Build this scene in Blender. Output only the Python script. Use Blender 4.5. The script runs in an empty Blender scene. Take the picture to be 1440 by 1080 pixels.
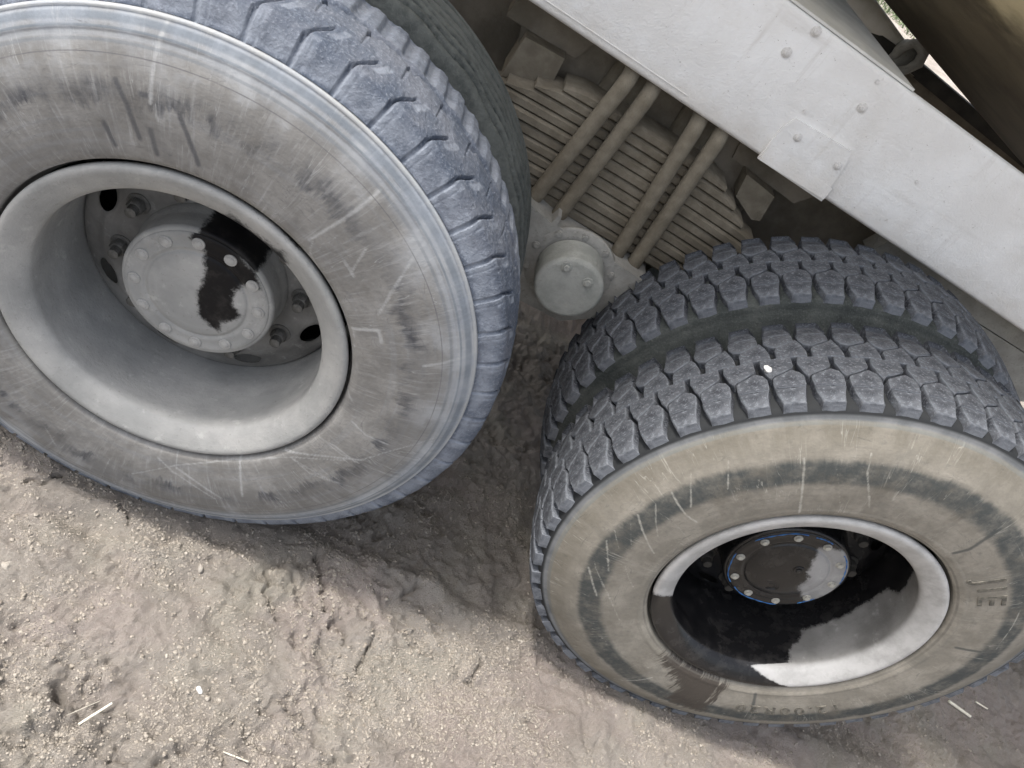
import bpy, bmesh, math, random
import numpy as np
from mathutils import Matrix, Vector

random.seed(3)
rng = np.random.default_rng(7)
S = bpy.context.scene
COL = S.collection
D2R = math.pi / 180
GZ = 0.55            # axle height above the ground; the truck is measured from its rear axle
AX = 1.3305          # distance between the two axles

# ------------------------------------------------------------------ camera, world, sun, exposure
cam = bpy.data.cameras.new('camera')
cam.sensor_width = 36.0
cam.lens = 1143.2 / 1440 * 36
cam.clip_start = 0.02
cam.clip_end = 500
co = bpy.data.objects.new('camera', cam)
COL.objects.link(co)
R3 = Matrix(((0.8704, -0.4245, -0.2495), (0.0975, 0.6452, -0.7578), (0.4826, 0.6352, 0.6030)))
q = R3.to_quaternion(); q.normalize()
co.matrix_world = Matrix.Translation((0.1938, -1.0383, 1.0389 + GZ)) @ q.to_matrix().to_4x4()
S.camera = co

SUN_EL, SUN_AZ = 60 * D2R, -96 * D2R       # azimuth from +Y, clockwise
W = bpy.data.worlds.new('World'); S.world = W
W.use_nodes = True
wn = W.node_tree
bg = wn.nodes['Background']
sky = wn.nodes.new('ShaderNodeTexSky')
sky.sky_type = 'NISHITA'
sky.sun_disc = False
sky.sun_elevation = SUN_EL
sky.sun_rotation = SUN_AZ
sky.air_density = 1.0
sky.dust_density = 5.0
sky.ozone_density = 1.0
hz = wn.nodes.new('ShaderNodeHueSaturation')      # hazy sky: paler than a clear one
hz.inputs['Saturation'].default_value = .45
wn.links.new(sky.outputs[0], hz.inputs['Color'])
wn.links.new(hz.outputs[0], bg.inputs[0])
bg.inputs[1].default_value = 0.15
sl = bpy.data.lights.new('sun', 'SUN')
sl.energy = 2.0
sl.angle = 7.0 * D2R
sl.color = (1.0, 0.95, 0.88)
so = bpy.data.objects.new('sun', sl)
COL.objects.link(so)
sd = Vector((math.sin(SUN_AZ) * math.cos(SUN_EL), math.cos(SUN_AZ) * math.cos(SUN_EL), math.sin(SUN_EL)))
so.rotation_euler = sd.to_track_quat('Z', 'Y').to_euler()
so.location = (0, 0, 8)
S.view_settings.view_transform = 'Standard'
S.view_settings.look = 'None'
S.view_settings.gamma = 1
S.view_settings.use_curve_mapping = False
S.view_settings.exposure = 1.10
S.cycles.max_bounces = 8
S.cycles.diffuse_bounces = 5

# ------------------------------------------------------------------ node helper
class NT:
    def __init__(s, name):
        s.m = bpy.data.materials.new(name); s.m.use_nodes = True
        s.t = s.m.node_tree; s.b = s.t.nodes['Principled BSDF']
        s._o = None
    def n(s, typ, **kw):
        x = s.t.nodes.new('ShaderNode' + typ)
        for k, v in kw.items(): setattr(x, k, v)
        return x
    def put(s, sock, v):
        if hasattr(v, 'is_linked'): s.t.links.new(v, sock)
        elif isinstance(v, (tuple, list)) and len(v) == 3 and sock.type == 'RGBA': sock.default_value = (*v, 1)
        else: sock.default_value = v
    def obj(s):
        if s._o is None: s._o = s.n('TexCoord').outputs['Object']
        return s._o
    def m_(s, op, a, b=0.0, c=None, clamp=False):
        x = s.n('Math', operation=op, use_clamp=clamp)
        s.put(x.inputs[0], a); s.put(x.inputs[1], b)
        if c is not None: s.put(x.inputs[2], c)
        return x.outputs[0]
    def noise(s, scale, detail=4, rough=.55, vec=None, dist=0.0):
        x = s.n('TexNoise')
        s.put(x.inputs['Vector'], s.obj() if vec is None else vec)
        x.inputs['Scale'].default_value = scale; x.inputs['Detail'].default_value = detail
        x.inputs['Roughness'].default_value = rough; x.inputs['Distortion'].default_value = dist
        return x.outputs['Fac']
    def vor(s, scale, vec=None, feature='F1'):
        x = s.n('TexVoronoi', feature=feature)
        s.put(x.inputs['Vector'], s.obj() if vec is None else vec); x.inputs['Scale'].default_value = scale
        return x.outputs['Distance']
    def ss(s, v, a, b, lo=0.0, hi=1.0):
        x = s.n('MapRange', interpolation_type='SMOOTHSTEP')
        s.put(x.inputs[0], v)
        if a > b: a, b, lo, hi = b, a, hi, lo
        x.inputs[1].default_value = a; x.inputs[2].default_value = b
        x.inputs[3].default_value = lo; x.inputs[4].default_value = hi
        return x.outputs[0]
    def mix(s, f, a, b, blend='MIX'):
        x = s.n('Mix', data_type='RGBA', blend_type=blend)
        s.put(x.inputs[0], f); s.put(x.inputs[6], a); s.put(x.inputs[7], b)
        return x.outputs[2]
    def attr(s, name): return s.n('Attribute', attribute_name=name).outputs['Fac']
    def xyz(s, v=None):
        x = s.n('SeparateXYZ'); s.put(x.inputs[0], s.obj() if v is None else v)
        return x.outputs
    def comb(s, x, y, z):
        c = s.n('CombineXYZ')
        for i, v in enumerate((x, y, z)): s.put(c.inputs[i], v)
        return c.outputs[0]
    def polar(s, ka, kr):
        """radius, and a vector (cos*ka, sin*ka, r*kr) whose noise is streaky"""
        o = s.xyz()
        r = s.m_('SQRT', s.m_('ADD', s.m_('MULTIPLY', o[0], o[0]), s.m_('MULTIPLY', o[2], o[2])))
        c = s.m_('MULTIPLY', s.m_('DIVIDE', o[0], r), ka); d = s.m_('MULTIPLY', s.m_('DIVIDE', o[2], r), ka)
        return r, s.comb(c, s.m_('MULTIPLY', r, kr), d)
    def scaled(s, sx, sy, sz):
        o = s.xyz()
        return s.comb(s.m_('MULTIPLY', o[0], sx), s.m_('MULTIPLY', o[1], sy), s.m_('MULTIPLY', o[2], sz))
    def bump(s, h, dist, strength=1.0, prev=None):
        x = s.n('Bump'); s.put(x.inputs['Height'], h)
        x.inputs['Distance'].default_value = dist; x.inputs['Strength'].default_value = strength
        if prev is not None: s.t.links.new(prev, x.inputs['Normal'])
        return x.outputs[0]
    def out(s, col, rough=.8, nrm=None, metal=0.0, spec=.5):
        s.put(s.b.inputs['Base Color'], col); s.put(s.b.inputs['Roughness'], rough)
        s.b.inputs['Metallic'].default_value = metal; s.b.inputs['Specular IOR Level'].default_value = spec
        if nrm is not None: s.t.links.new(nrm, s.b.inputs['Normal'])
        return s.m

# ------------------------------------------------------------------ object helpers
def empty(name, parent=None, loc=(0, 0, 0)):
    o = bpy.data.objects.new(name, None); o.empty_display_size = .1
    COL.objects.link(o); o.parent = parent; o.location = loc
    return o
def mesh_obj(name, me, mat=None, parent=None, loc=(0, 0, 0)):
    o = bpy.data.objects.new(name, me); COL.objects.link(o)
    o.parent = parent; o.location = loc
    if mat and not me.materials: me.materials.append(mat)
    return o
def mk(name, V, F, smooth=False):
    me = bpy.data.meshes.new(name); me.from_pydata([tuple(v) for v in V], [], F); me.update()
    if smooth: me.shade_smooth()
    return me
def grid_mesh(name, V, nu, nv, wrap_u=False, flip=False, smooth=True, keep=None):
    """V: (nu*nv,3) array, u major; quads"""
    iu = np.arange(nu if wrap_u else nu - 1); iv = np.arange(nv - 1)
    a, b = np.meshgrid(iu, iv, indexing='ij'); a = a.ravel(); b = b.ravel(); a2 = (a + 1) % nu
    f = np.stack([a * nv + b, a2 * nv + b, a2 * nv + b + 1, a * nv + b + 1], 1)
    if flip: f = f[:, ::-1]
    if keep is not None: f = f[keep(V[f].mean(1))]
    me = bpy.data.meshes.new(name)
    me.vertices.add(len(V)); me.vertices.foreach_set('co', np.ascontiguousarray(V, dtype=np.float32).ravel())
    me.loops.add(f.size); me.loops.foreach_set('vertex_index', np.ascontiguousarray(f, dtype=np.int32).ravel())
    me.polygons.add(len(f)); me.polygons.foreach_set('loop_start', np.arange(0, f.size, 4, dtype=np.int32))
    me.update(calc_edges=True); me.validate()
    if smooth: me.shade_smooth()
    return me
def set_attr(me, name, vals):
    a = me.attributes.new(name, 'FLOAT', 'POINT')
    a.data.foreach_set('value', np.ascontiguousarray(vals, dtype=np.float32))
def lathe(name, prof, n=96, smooth=True, flip=False):
    """revolve profile of (r,y) about local Y; theta from +Z towards +X"""
    prof = np.array(prof, float); th = np.arange(n) / n * 2 * math.pi
    V = np.stack([np.outer(np.sin(th), prof[:, 0]), np.tile(prof[:, 1], (n, 1)), np.outer(np.cos(th), prof[:, 0])], 2).reshape(-1, 3)
    return grid_mesh(name, V, n, len(prof), True, flip, smooth)
def resample(prof, m):
    prof = np.array(prof, float); d = np.r_[0, np.cumsum(np.hypot(*np.diff(prof, axis=0).T))]
    t = np.linspace(0, d[-1], m)
    # Catmull-Rom like smoothing through cubic Hermite
    k = np.gradient(prof, d, axis=0)
    i = np.clip(np.searchsorted(d, t, 'right') - 1, 0, len(d) - 2); h = (d[i + 1] - d[i])[:, None]; u = ((t - d[i]) / (d[i + 1] - d[i]))[:, None]
    return (2*u**3-3*u**2+1)*prof[i] + (u**3-2*u**2+u)*h*k[i] + (-2*u**3+3*u**2)*prof[i+1] + (u**3-u**2)*h*k[i+1]
def bm_box(bm, x0, x1, y0, y1, z0, z1, M=None):
    vs = [bm.verts.new(v) for v in [(x0,y0,z0),(x1,y0,z0),(x1,y1,z0),(x0,y1,z0),(x0,y0,z1),(x1,y0,z1),(x1,y1,z1),(x0,y1,z1)]]
    for f in [(0,3,2,1),(4,5,6,7),(0,1,5,4),(1,2,6,5),(2,3,7,6),(3,0,4,7)]: bm.faces.new([vs[i] for i in f])
    if M is not None: bmesh.ops.transform(bm, matrix=M, verts=vs)
    return vs
def bm_done(bm, name, bev=0.0, seg=2, smooth=True):
    if bev: bmesh.ops.bevel(bm, geom=[e for e in bm.edges if e.is_manifold and e.calc_face_angle(0) > .5], offset=bev, segments=seg, affect='EDGES', profile=.6)
    bmesh.ops.recalc_face_normals(bm, faces=bm.faces)
    me = bpy.data.meshes.new(name); bm.to_mesh(me); bm.free()
    if smooth:
        me.shade_smooth()
        me.set_sharp_from_angle(angle=40 * D2R)
    return me
def box(name, x0, x1, y0, y1, z0, z1, mat, parent, bev=.003):
    bm = bmesh.new(); bm_box(bm, x0, x1, y0, y1, z0, z1)
    return mesh_obj(name, bm_done(bm, name, bev), mat, parent)
def prism_y(name, pts, y0, y1, mat, parent, bev=.0, seg=2):
    bm = bmesh.new()
    a = [bm.verts.new((x, y0, z)) for x, z in pts]; b = [bm.verts.new((x, y1, z)) for x, z in pts]
    bm.faces.new(a); bm.faces.new(b[::-1])
    for i in range(len(pts)):
        j = (i + 1) % len(pts); bm.faces.new([a[j], a[i], b[i], b[j]])
    return mesh_obj(name, bm_done(bm, name, bev, seg), mat, parent)
def tube(name, pts, r, n=12, cap=True):
    P = [Vector(p) for p in pts]; V = []; F = []
    up = None
    for i, p in enumerate(P):
        t = (P[min(i + 1, len(P) - 1)] - P[max(i - 1, 0)]).normalized()
        if up is None: up = t.orthogonal().normalized()
        up = (up - t * up.dot(t)).normalized(); s = t.cross(up)
        rr = r[i] if isinstance(r, (list, tuple)) else r
        for k in range(n):
            a = 2 * math.pi * k / n; V.append(p + (up * math.cos(a) + s * math.sin(a)) * rr)
    for i in range(len(P) - 1):
        for k in range(n): F.append((i*n+k, i*n+(k+1)%n, (i+1)*n+(k+1)%n, (i+1)*n+k))
    if cap: F += [tuple(range(n))[::-1], tuple((len(P)-1)*n + k for k in range(n))]
    me = mk(name, V, F, True); me.set_sharp_from_angle(angle=50 * D2R)
    return me
def hex_bolt(name, R=.011, h=.009, washer=.015, stud=0.0, studr=.006):
    """points to -Y from y=0"""
    bm = bmesh.new()
    def ring(r, y, n, off=0): return [bm.verts.new((r*math.cos(2*math.pi*k/n+off), y, r*math.sin(2*math.pi*k/n+off))) for k in range(n)]
    def loft(rs):
        for a, b in zip(rs, rs[1:]):
            for k in range(len(a)): bm.faces.new((a[k], a[(k+1)%len(a)], b[(k+1)%len(a)], b[k]))
        bm.faces.new(rs[-1])
    if washer: loft([ring(washer, .001, 16), ring(washer, -.002, 16), ring(washer*.9, -.003, 16)])
    loft([ring(R, -.001, 6), ring(R, -h*.85, 6), ring(R*.86, -h, 6)])
    if stud: loft([ring(studr, -h*.9, 8), ring(studr, -h-stud*.9, 8), ring(studr*.7, -h-stud, 8)])
    return bm_done(bm, name, 0)
def poly_sdf(P, poly):
    poly = np.array(poly, float); n = len(poly); d = np.full(len(P), 1e9); ins = np.zeros(len(P), bool)
    for i in range(n):
        a, b = poly[i], poly[(i + 1) % n]; e = b - a; w = P - a
        t = np.clip(w @ e / (e @ e), 0, 1); d = np.minimum(d, np.hypot(*(w - t[:, None] * e).T))
        c = (a[1] > P[:, 1]) != (b[1] > P[:, 1])
        xs = a[0] + (P[:, 1] - a[1]) * e[0] / (e[1] if abs(e[1]) > 1e-12 else 1e-12)
        ins ^= c & (P[:, 0] < xs)
    return np.where(ins, -d, d)
def line_dist(P, lines, jitter=0.0):
    d = np.full(len(P), .05)
    for k, L in enumerate(lines):
        off = ((k * 37) % 10) / 10 * jitter
        for a, b in zip(L, L[1:]):
            a = np.array(a); b = np.array(b); e = b - a; w = P - a
            t = np.clip(w @ e / (e @ e), 0, 1)
            d = np.minimum(d, np.hypot(*(w - t[:, None] * e).T) + off)
    return d
# gradient noise
_perm = np.random.default_rng(11).permutation(256); _perm = np.r_[_perm, _perm]
_gr = np.random.default_rng(12).normal(size=(256, 2)); _gr /= np.linalg.norm(_gr, axis=1)[:, None]
def perlin(x, y):
    xi = np.floor(x).astype(int); yi = np.floor(y).astype(int); xf = x - xi; yf = y - yi
    u = xf**3*(xf*(xf*6-15)+10); v = yf**3*(yf*(yf*6-15)+10)
    def g(i, j):
        k = _perm[(_perm[(xi + i) & 255] + yi + j) & 255]; return _gr[k, 0]*(xf-i) + _gr[k, 1]*(yf-j)
    return ((g(0,0)*(1-u)+g(1,0)*u)*(1-v) + (g(0,1)*(1-u)+g(1,1)*u)*v) * 1.5
def fbm(x, y, s, o=4, g=.5):
    t = 0; a = 1
    for k in range(o): t = t + a*perlin(x*s + k*17.3, y*s - k*9.1); s *= 2.03; a *= g
    return t

# ------------------------------------------------------------------ materials
def mat_ground(name='dry_soil'):
    n = NT(name)
    a = n.noise(2.2, 5); b = n.noise(14, 5, .6); c = n.noise(90, 4, .65)
    hue = n.noise(3.1, 3, .5, n.scaled(1, 1, 1), .6)
    col = n.mix(n.ss(a, .35, .65), (.282, .252, .221), (.362, .332, .299))
    col = n.mix(n.ss(hue, .47, .66, 0, .45), col, (.40, .335, .312))
    col = n.mix(n.ss(n.noise(4.3, 3), .5, .68, 0, .35), col, (.345, .328, .262))
    col = n.mix(n.ss(b, .44, .24, 0, .6), col, (.20, .172, .142))
    col = n.mix(n.ss(c, .5, .75, 0, .5), col, (.44, .41, .365))
    col = n.mix(n.ss(c, .42, .22, 0, .45), col, (.19, .165, .135))
    col = n.mix(n.ss(n.noise(300, 2, .6), .62, .74, 0, .6), col, (.52, .49, .45))
    h = n.m_('ADD', n.m_('MULTIPLY', c, .6), n.m_('MULTIPLY', n.noise(260, 3, .7), .5))
    nm = n.bump(n.noise(130, 8, .85), .008, 1.0); nm = n.bump(n.noise(380, 4, .75), .004, 1.0, nm)
    return n.out(col, .95, nm, spec=.15)
M_GROUND = mat_ground()
def mat_crumb():
    n = NT('soil_crumb'); r = n.attr('tint')
    col = n.mix(r, (.25, .222, .186), (.41, .375, .328))
    return n.out(n.mix(n.noise(160, 3), n.mix(.25, col, (.2, .18, .15)), col), .95, n.bump(n.noise(400, 3), .002), spec=.15)
M_CRUMB = mat_crumb()

def mat_tyre_side(name, dust, dust2, band, rubber, outer, wetcol, band_on, streak, jag, scol, blo, lug, rings=()):
    n = NT(name)
    r, pv = n.polar(9.0, 8.0); _, pf = n.polar(60.0, 14.0)
    st = n.noise(1.0, 6, .6, pv); sf = n.noise(1.0, 5, .6, pf); iso = n.noise(16, 6, .62); fine = n.noise(120, 4, .65)
    _, pc = n.polar(1.6, 120.0); circ = n.noise(1.0, 3, .5, pc)
    col = n.mix(n.ss(iso, .38, .66), dust, dust2)
    col = n.mix(n.ss(circ, .45, .75, 0, .16), col, outer)
    col = n.mix(n.ss(r, .452, .50), col, n.mix(n.ss(st, .4, .65), outer, n.mix(.5, outer, dust2)))
    # the rubbed band half way up the sidewall
    wob = n.m_('ADD', r, n.m_('MULTIPLY', n.m_('SUBTRACT', st, .5), jag*2))
    wob = n.m_('ADD', wob, n.m_('MULTIPLY', n.m_('SUBTRACT', sf, .5), jag))
    rb = n.m_('MULTIPLY', n.ss(wob, *band[:2]), n.ss(wob, band[3], band[2]))
    rb = n.m_('MULTIPLY', rb, n.ss(n.m_('ADD', iso, n.m_('MULTIPLY', st, .6)), *band_on))
    rb = n.m_('MULTIPLY', rb, n.ss(n.noise(28, 6, .7), .25, .6, .45, 1))
    col = n.mix(rb, col, rubber)
    col = n.mix(n.m_('MULTIPLY', n.ss(sf, .5, .78), streak), col, n.mix(.5, outer, (.62, .62, .6)))
    col = n.mix(n.ss(n.noise(38, 5, .7), .58, .75, 0, .35), col, rubber)
    _, ph = n.polar(26.0, 5.0)
    hair = n.m_('ABSOLUTE', n.m_('SUBTRACT', n.noise(1.0, 3, .5, ph, .6), .5))
    hm = n.ss(n.noise(9, 4, .6, n.scaled(1.3, 1, 1)), .48, .62, 0, .42)
    col = n.mix(n.m_('MULTIPLY', n.ss(hair, .010, .001), hm), col, scol)
    hair2 = n.m_('ABSOLUTE', n.m_('SUBTRACT', n.noise(1.0, 2, .5, n.polar(4.0, 55.0)[1], 1.2), .5))
    col = n.mix(n.m_('MULTIPLY', n.ss(hair2, .012, .002), n.ss(iso, .5, .6, 0, .35)), col, rubber)
    mudn = n.m_('ADD', n.m_('MULTIPLY', n.noise(11, 7, .72), .65), n.m_('MULTIPLY', st, .35))
    col = n.mix(n.ss(mudn, .50, .64, 0, .5 if lug else .3), col, n.mix(.5, dust, (.09, .075, .055)))
    dk = n.m_('ADD', n.attr('dark'), n.m_('MULTIPLY', n.m_('SUBTRACT', fine, .5), .004))
    col = n.mix(n.ss(dk, .006, .001, 0, .75), col, rubber)
    sc = n.m_('ADD', n.attr('scratch'), n.m_('MULTIPLY', n.m_('SUBTRACT', n.noise(70, 4, .7), .45), .006))
    col = n.mix(n.ss(sc, .0050 if blo else .0036, .0002, 0, .6), col, scol)
    wt = n.m_('ADD', n.attr('wet'), n.m_('ADD', n.m_('MULTIPLY', n.m_('SUBTRACT', sf, .5), .11), n.m_('MULTIPLY', n.m_('SUBTRACT', n.noise(22, 6, .7), .5), .05)))
    wm = n.ss(wt, .007, -.010, 0, .93)
    col = n.mix(wm, col, wetcol)
    col = n.mix(n.m_('MULTIPLY', n.ss(fine, .35, .7), .25), col, n.mix(.5, col, (.05, .05, .05)))
    blotch = n.noise(7.5, 6, .65)
    col = n.mix(n.m_('MULTIPLY', n.ss(r, .40, .47), n.ss(blotch, .48, .66, 0, blo)), col, (.355, .37, .385))
    col = n.mix(n.ss(n.noise(5.2, 5, .7, n.scaled(1, 1, 1), .4), .56, .72, 0, .45), col, n.mix(.5, rubber, dust))
    if lug:
        col = n.mix(n.m_('MULTIPLY', n.ss(r, .5155, .520), .9), col, n.mix(n.ss(st, .35, .65), (.12, .13, .14), (.19, .20, .21)))
        col = n.mix(n.ss(r, .524, .531), col, (.024, .026, .028))  # gaps between lugs painted near black as depth shading
    for r0, w0, tone, amt in rings:
        q_ = n.m_('ABSOLUTE', n.m_('SUBTRACT', r, r0))
        q_ = n.m_('MULTIPLY', n.ss(q_, w0, w0*.35), n.ss(st, .3, .6, amt*.45, amt))
        col = n.mix(q_, col, tone)
    h = n.m_('ADD', n.m_('MULTIPLY', circ, .15), n.m_('ADD', n.m_('MULTIPLY', fine, .5), n.m_('MULTIPLY', iso, .8)))
    nm = n.bump(h, .0022, .7)
    return n.out(col, n.ss(wm, 0, 1, .85, .5), nm, spec=.25)
M_SIDE_L = mat_tyre_side('dusty_grey_sidewall', (.180, .176, .168), (.250, .246, .236), (.390, .404, .412, .442), (.07, .072, .080), (.265, .29, .325), (.03, .028, .026), (.66, .98), .32, .05, (.44, .45, .45), .75, False,
    [(.4985, .0065, (.12, .145, .175), .7), (.487, .0022, (.12, .15, .18), .6), (.4715, .003, (.14, .16, .18), .5), (.5095, .0035, (.40, .41, .41), .6), (.457, .0012, (.10, .10, .11), .6), (.478, .004, (.34, .36, .38), .4)])
M_SIDE_R = mat_tyre_side('muddy_sidewall', (.215, .200, .170), (.295, .275, .236), (.392, .410, .444, .458), (.062, .068, .067), (.178, .164, .135), (.05, .042, .036), (.0, .55), .08, .011, (.50, .49, .44), 0.0, True,
    [(.5145, .004, (.15, .165, .165), .6), (.311, .003, (.10, .095, .085), .5)])

def mat_tread(name, base, dust, speck, amt):
    n = NT(name)
    iso = n.noise(12, 5, .6); fine = n.noise(190, 4, .75); vf = n.vor(420)
    o = n.xyz()
    col = n.mix(n.ss(iso, .35, .7), base, dust)
    col = n.mix(n.ss(fine, .5, .68, 0, amt), col, speck)
    col = n.mix(n.ss(fine, .45, .3, 0, .5), col, n.mix(.6, base, (.01, .01, .01)))
    e = n.attr('edge')
    col = n.mix(n.m_('MULTIPLY', e, n.ss(n.noise(45, 4), .3, .6, .3, .85)), col, speck)
    nm = n.bump(n.m_('ADD', fine, n.m_('MULTIPLY', n.noise(60, 4), .8)), .004, .7)
    return n.out(col, .85, nm, spec=.25)
M_TREAD_L = mat_tread('worn_dusty_tread', (.070, .086, .118), (.135, .148, .178), (.27, .30, .35), .5)
M_TREAD_R = mat_tread('lug_rubber', (.030, .033, .041), (.064, .068, .078), (.24, .26, .29), .5)
M_TREAD_D = mat_tread('dark_rubber', (.036, .042, .041), (.075, .082, .078), (.16, .17, .16), .3)

def mat_rim(name, base, dust_refl, black, rough=.75, worn=False, wetrough=.22):
    """attr 'stain' is a signed distance; negative is black paint laid bare, wet oil or painted barrel shade"""
    n = NT(name)
    iso = n.noise(9, 5, .6); fine = n.noise(150, 4, .65); _, pc = n.polar(1.5, 0.0); blot = n.noise(34, 5, .65)
    y = n.xyz()[1]
    turn = n.noise(1.0, 3, .5, n.comb(0.0, n.m_('MULTIPLY', y, 900.0), 0.0))
    col = n.mix(n.ss(iso, .35, .68), base, dust_refl)
    col = n.mix(n.ss(turn, .5, .8, 0, .12), col, (.5, .5, .5))
    col = n.mix(n.ss(blot, .58, .72, 0, .4), col, n.mix(.5, dust_refl, (.6, .6, .58)))
    col = n.mix(n.ss(fine, .6, .72, 0, .35), col, (.14, .13, .12))
    col = n.mix(n.ss(n.noise(11, 5, .65, n.scaled(1, 2.5, 1)), .42, .70, 0, .22), col, n.mix(.55, col, (.02, .02, .02)))
    if worn:                     # scratched pale flange, its light against the shaded barrel painted in too
        o_ = n.xyz(); rr_ = n.m_('SQRT', n.m_('ADD', n.m_('MULTIPLY', o_[0], o_[0]), n.m_('MULTIPLY', o_[2], o_[2])))
        fl_ = n.m_('MULTIPLY', n.ss(o_[1], .030, .012), n.ss(rr_, .240, .246))
        col = n.mix(n.m_('MULTIPLY', fl_, n.ss(n.noise(16, 6, .7), .36, .62, .55, 1)), col, (.45, .45, .445))
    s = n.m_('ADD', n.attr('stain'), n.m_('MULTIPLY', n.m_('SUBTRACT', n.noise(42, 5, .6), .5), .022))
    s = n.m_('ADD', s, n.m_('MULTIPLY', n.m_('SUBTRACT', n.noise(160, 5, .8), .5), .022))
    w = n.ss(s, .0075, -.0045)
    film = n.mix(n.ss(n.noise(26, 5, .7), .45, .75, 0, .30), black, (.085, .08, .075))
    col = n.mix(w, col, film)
    rg = n.ss(w, 0, 1, rough, wetrough)
    nm = n.bump(n.m_('MULTIPLY', fine, n.ss(w, 0, 1, 1, .15)), .0016, .6)
    return n.out(col, rg, nm, spec=.4 if wetrough < .4 else .15)
M_RIM_L = mat_rim('dusty_rim_paint', (.265, .27, .266), (.345, .346, .338), (.009, .009, .010), wetrough=.42)
M_RIM_R = mat_rim('chipped_black_rim', (.17, .168, .162), (.27, .268, .26), (.010, .010, .011), .5, True)
M_DISC = mat_rim('shade_toned_wheel_disc', (.13, .128, .122), (.22, .218, .21), (.012, .012, .012))  # disc colour darkened to carry the shade inside the rim
M_HUB_R = mat_rim('black_hub_enamel', (.22, .22, .22), (.32, .32, .32), (.010, .010, .0105), .5)  # the pale greys paint a reflection in the enamel
def mat_plain(name, a, b, rough=.8, scale=18, bump=.002, spec=.3, dark=None):
    n = NT(name); f = n.noise(scale, 5, .62); g = n.noise(scale * 9, 4, .65)
    col = n.mix(n.ss(f, .35, .68), a, b)
    if dark: col = n.mix(n.ss(g, .55, .7, 0, .55), col, dark)
    return n.out(col, rough, n.bump(g, bump, .7), spec=spec)
M_SPRING = mat_plain('dust_caked_steel', (.142, .124, .094), (.205, .182, .142), .92, 22, .003, .15, (.16, .14, .11))
M_BRACKET = mat_plain('dusty_grey_casting', (.25, .245, .225), (.33, .325, .30), .9, 16, .003, .15, (.18, .17, .15))
M_CAP = mat_plain('pale_dusty_cap', (.29, .302, .278), (.385, .39, .365), .85, 20, .003, .15, (.27, .26, .24))
M_UNDER = mat_plain('under_frame_grime', (.13, .115, .09), (.21, .185, .15), .92, 10, .004, .15)
M_FARSTEEL = mat_plain('sunlit_pale_steel', (.74, .72, .64), (.82, .80, .74), .6, 20, .001, .3)  # sunlight put into the albedo; these parts lie in drum shade
M_BLACK = mat_plain('black_shade_paint', (.03, .03, .028), (.06, .056, .05), .8, 14, .001, .3)  # black paint on nuts; on the subframe bar, shade put into the colour
M_NUT = mat_plain('grimy_nut', (.08, .078, .072), (.16, .155, .145), .7, 60, .001, .4)
M_NUT_L = mat_plain('dusty_bolt', (.29, .29, .283), (.38, .38, .37), .8, 60, .001, .3)
M_BOLT_R = mat_plain('bright_worn_bolt', (.30, .29, .26), (.46, .45, .40), .45, 90, .001, .5, (.1, .1, .1))
M_BLUE = mat_plain('blue_marker_paint', (.02, .10, .32), (.04, .2, .5), .5, 90, .0005, .4)
M_STRAW = mat_plain('dry_straw', (.66, .62, .50), (.80, .77, .66), .7, 90, .0005, .3)
M_STONE = mat_plain('pale_stone', (.55, .55, .54), (.72, .72, .71), .8, 60, .002, .3)
M_PEB = mat_plain('earth_pebble', (.30, .275, .24), (.42, .39, .35), .9, 60, .002, .2)
M_LETTER = mat_plain('moulded_letter_rubber', (.085, .082, .072), (.20, .186, .155), .85, 70, .0008, .25)
def mat_rail():
    n = NT('chalky_white_rail_paint')
    st = n.noise(1.0, 5, .6, n.scaled(3, 1, 26)); iso = n.noise(7, 5, .6); b = n.noise(28, 5, .7); f = n.noise(220, 3, .7)
    col = n.mix(n.ss(iso, .35, .7), (.74, .735, .72), (.82, .825, .82))
    col = n.mix(n.ss(st, .55, .75, 0, .35), col, (.54, .52, .49))
    col = n.mix(n.ss(b, .62, .74, 0, .5), col, (.84, .84, .83))
    col = n.mix(n.ss(n.noise(55, 4, .7), .66, .76, 0, .6), col, (.36, .335, .30))
    o_ = n.xyz(); low = n.m_('ADD', n.m_('ADD', o_[2], n.m_('MULTIPLY', o_[0], .030)), n.m_('MULTIPLY', n.m_('SUBTRACT', n.noise(9, 6, .7), .5), .16))
    col = n.mix(n.ss(low, .66, .575, 0, .55), col, (.56, .52, .46))
    run = n.noise(1.0, 5, .65, n.scaled(42, 1, 3.5))
    col = n.mix(n.m_('MULTIPLY', n.ss(run, .55, .75, 0, .4), n.ss(iso, .4, .6)), col, (.50, .47, .43))
    col = n.mix(n.ss(n.noise(3.4, 6, .7), .52, .70, 0, .5), col, (.64, .62, .58))
    nick = n.noise(95, 5, .75)
    col = n.mix(n.ss(nick, .655, .70, 0, .8), col, (.22, .19, .16))
    return n.out(col, .75, n.bump(n.m_('ADD', n.m_('ADD', f, b), n.m_('MULTIPLY', iso, 2.0)), .0022, .7), spec=.3)
M_RAIL = mat_rail()
def mat_drum():
    n = NT('muddy_drum_lit_cream')
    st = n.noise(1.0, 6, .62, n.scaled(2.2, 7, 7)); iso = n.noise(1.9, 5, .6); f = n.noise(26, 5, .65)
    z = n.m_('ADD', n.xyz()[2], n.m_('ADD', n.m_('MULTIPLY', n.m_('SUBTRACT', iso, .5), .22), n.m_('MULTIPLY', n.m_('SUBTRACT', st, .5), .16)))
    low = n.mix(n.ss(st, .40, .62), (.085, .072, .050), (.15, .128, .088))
    col = n.mix(n.ss(z, .945, 1.02), low, n.mix(n.ss(st, .35, .6), (.52, .45, .27), (.60, .53, .35)))   # bright lit patch painted in cream above the muddy belly
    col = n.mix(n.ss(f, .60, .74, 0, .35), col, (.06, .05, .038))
    return n.out(col, .6, n.bump(f, .004, .6), spec=.35)
M_DRUM = mat_drum()

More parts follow.
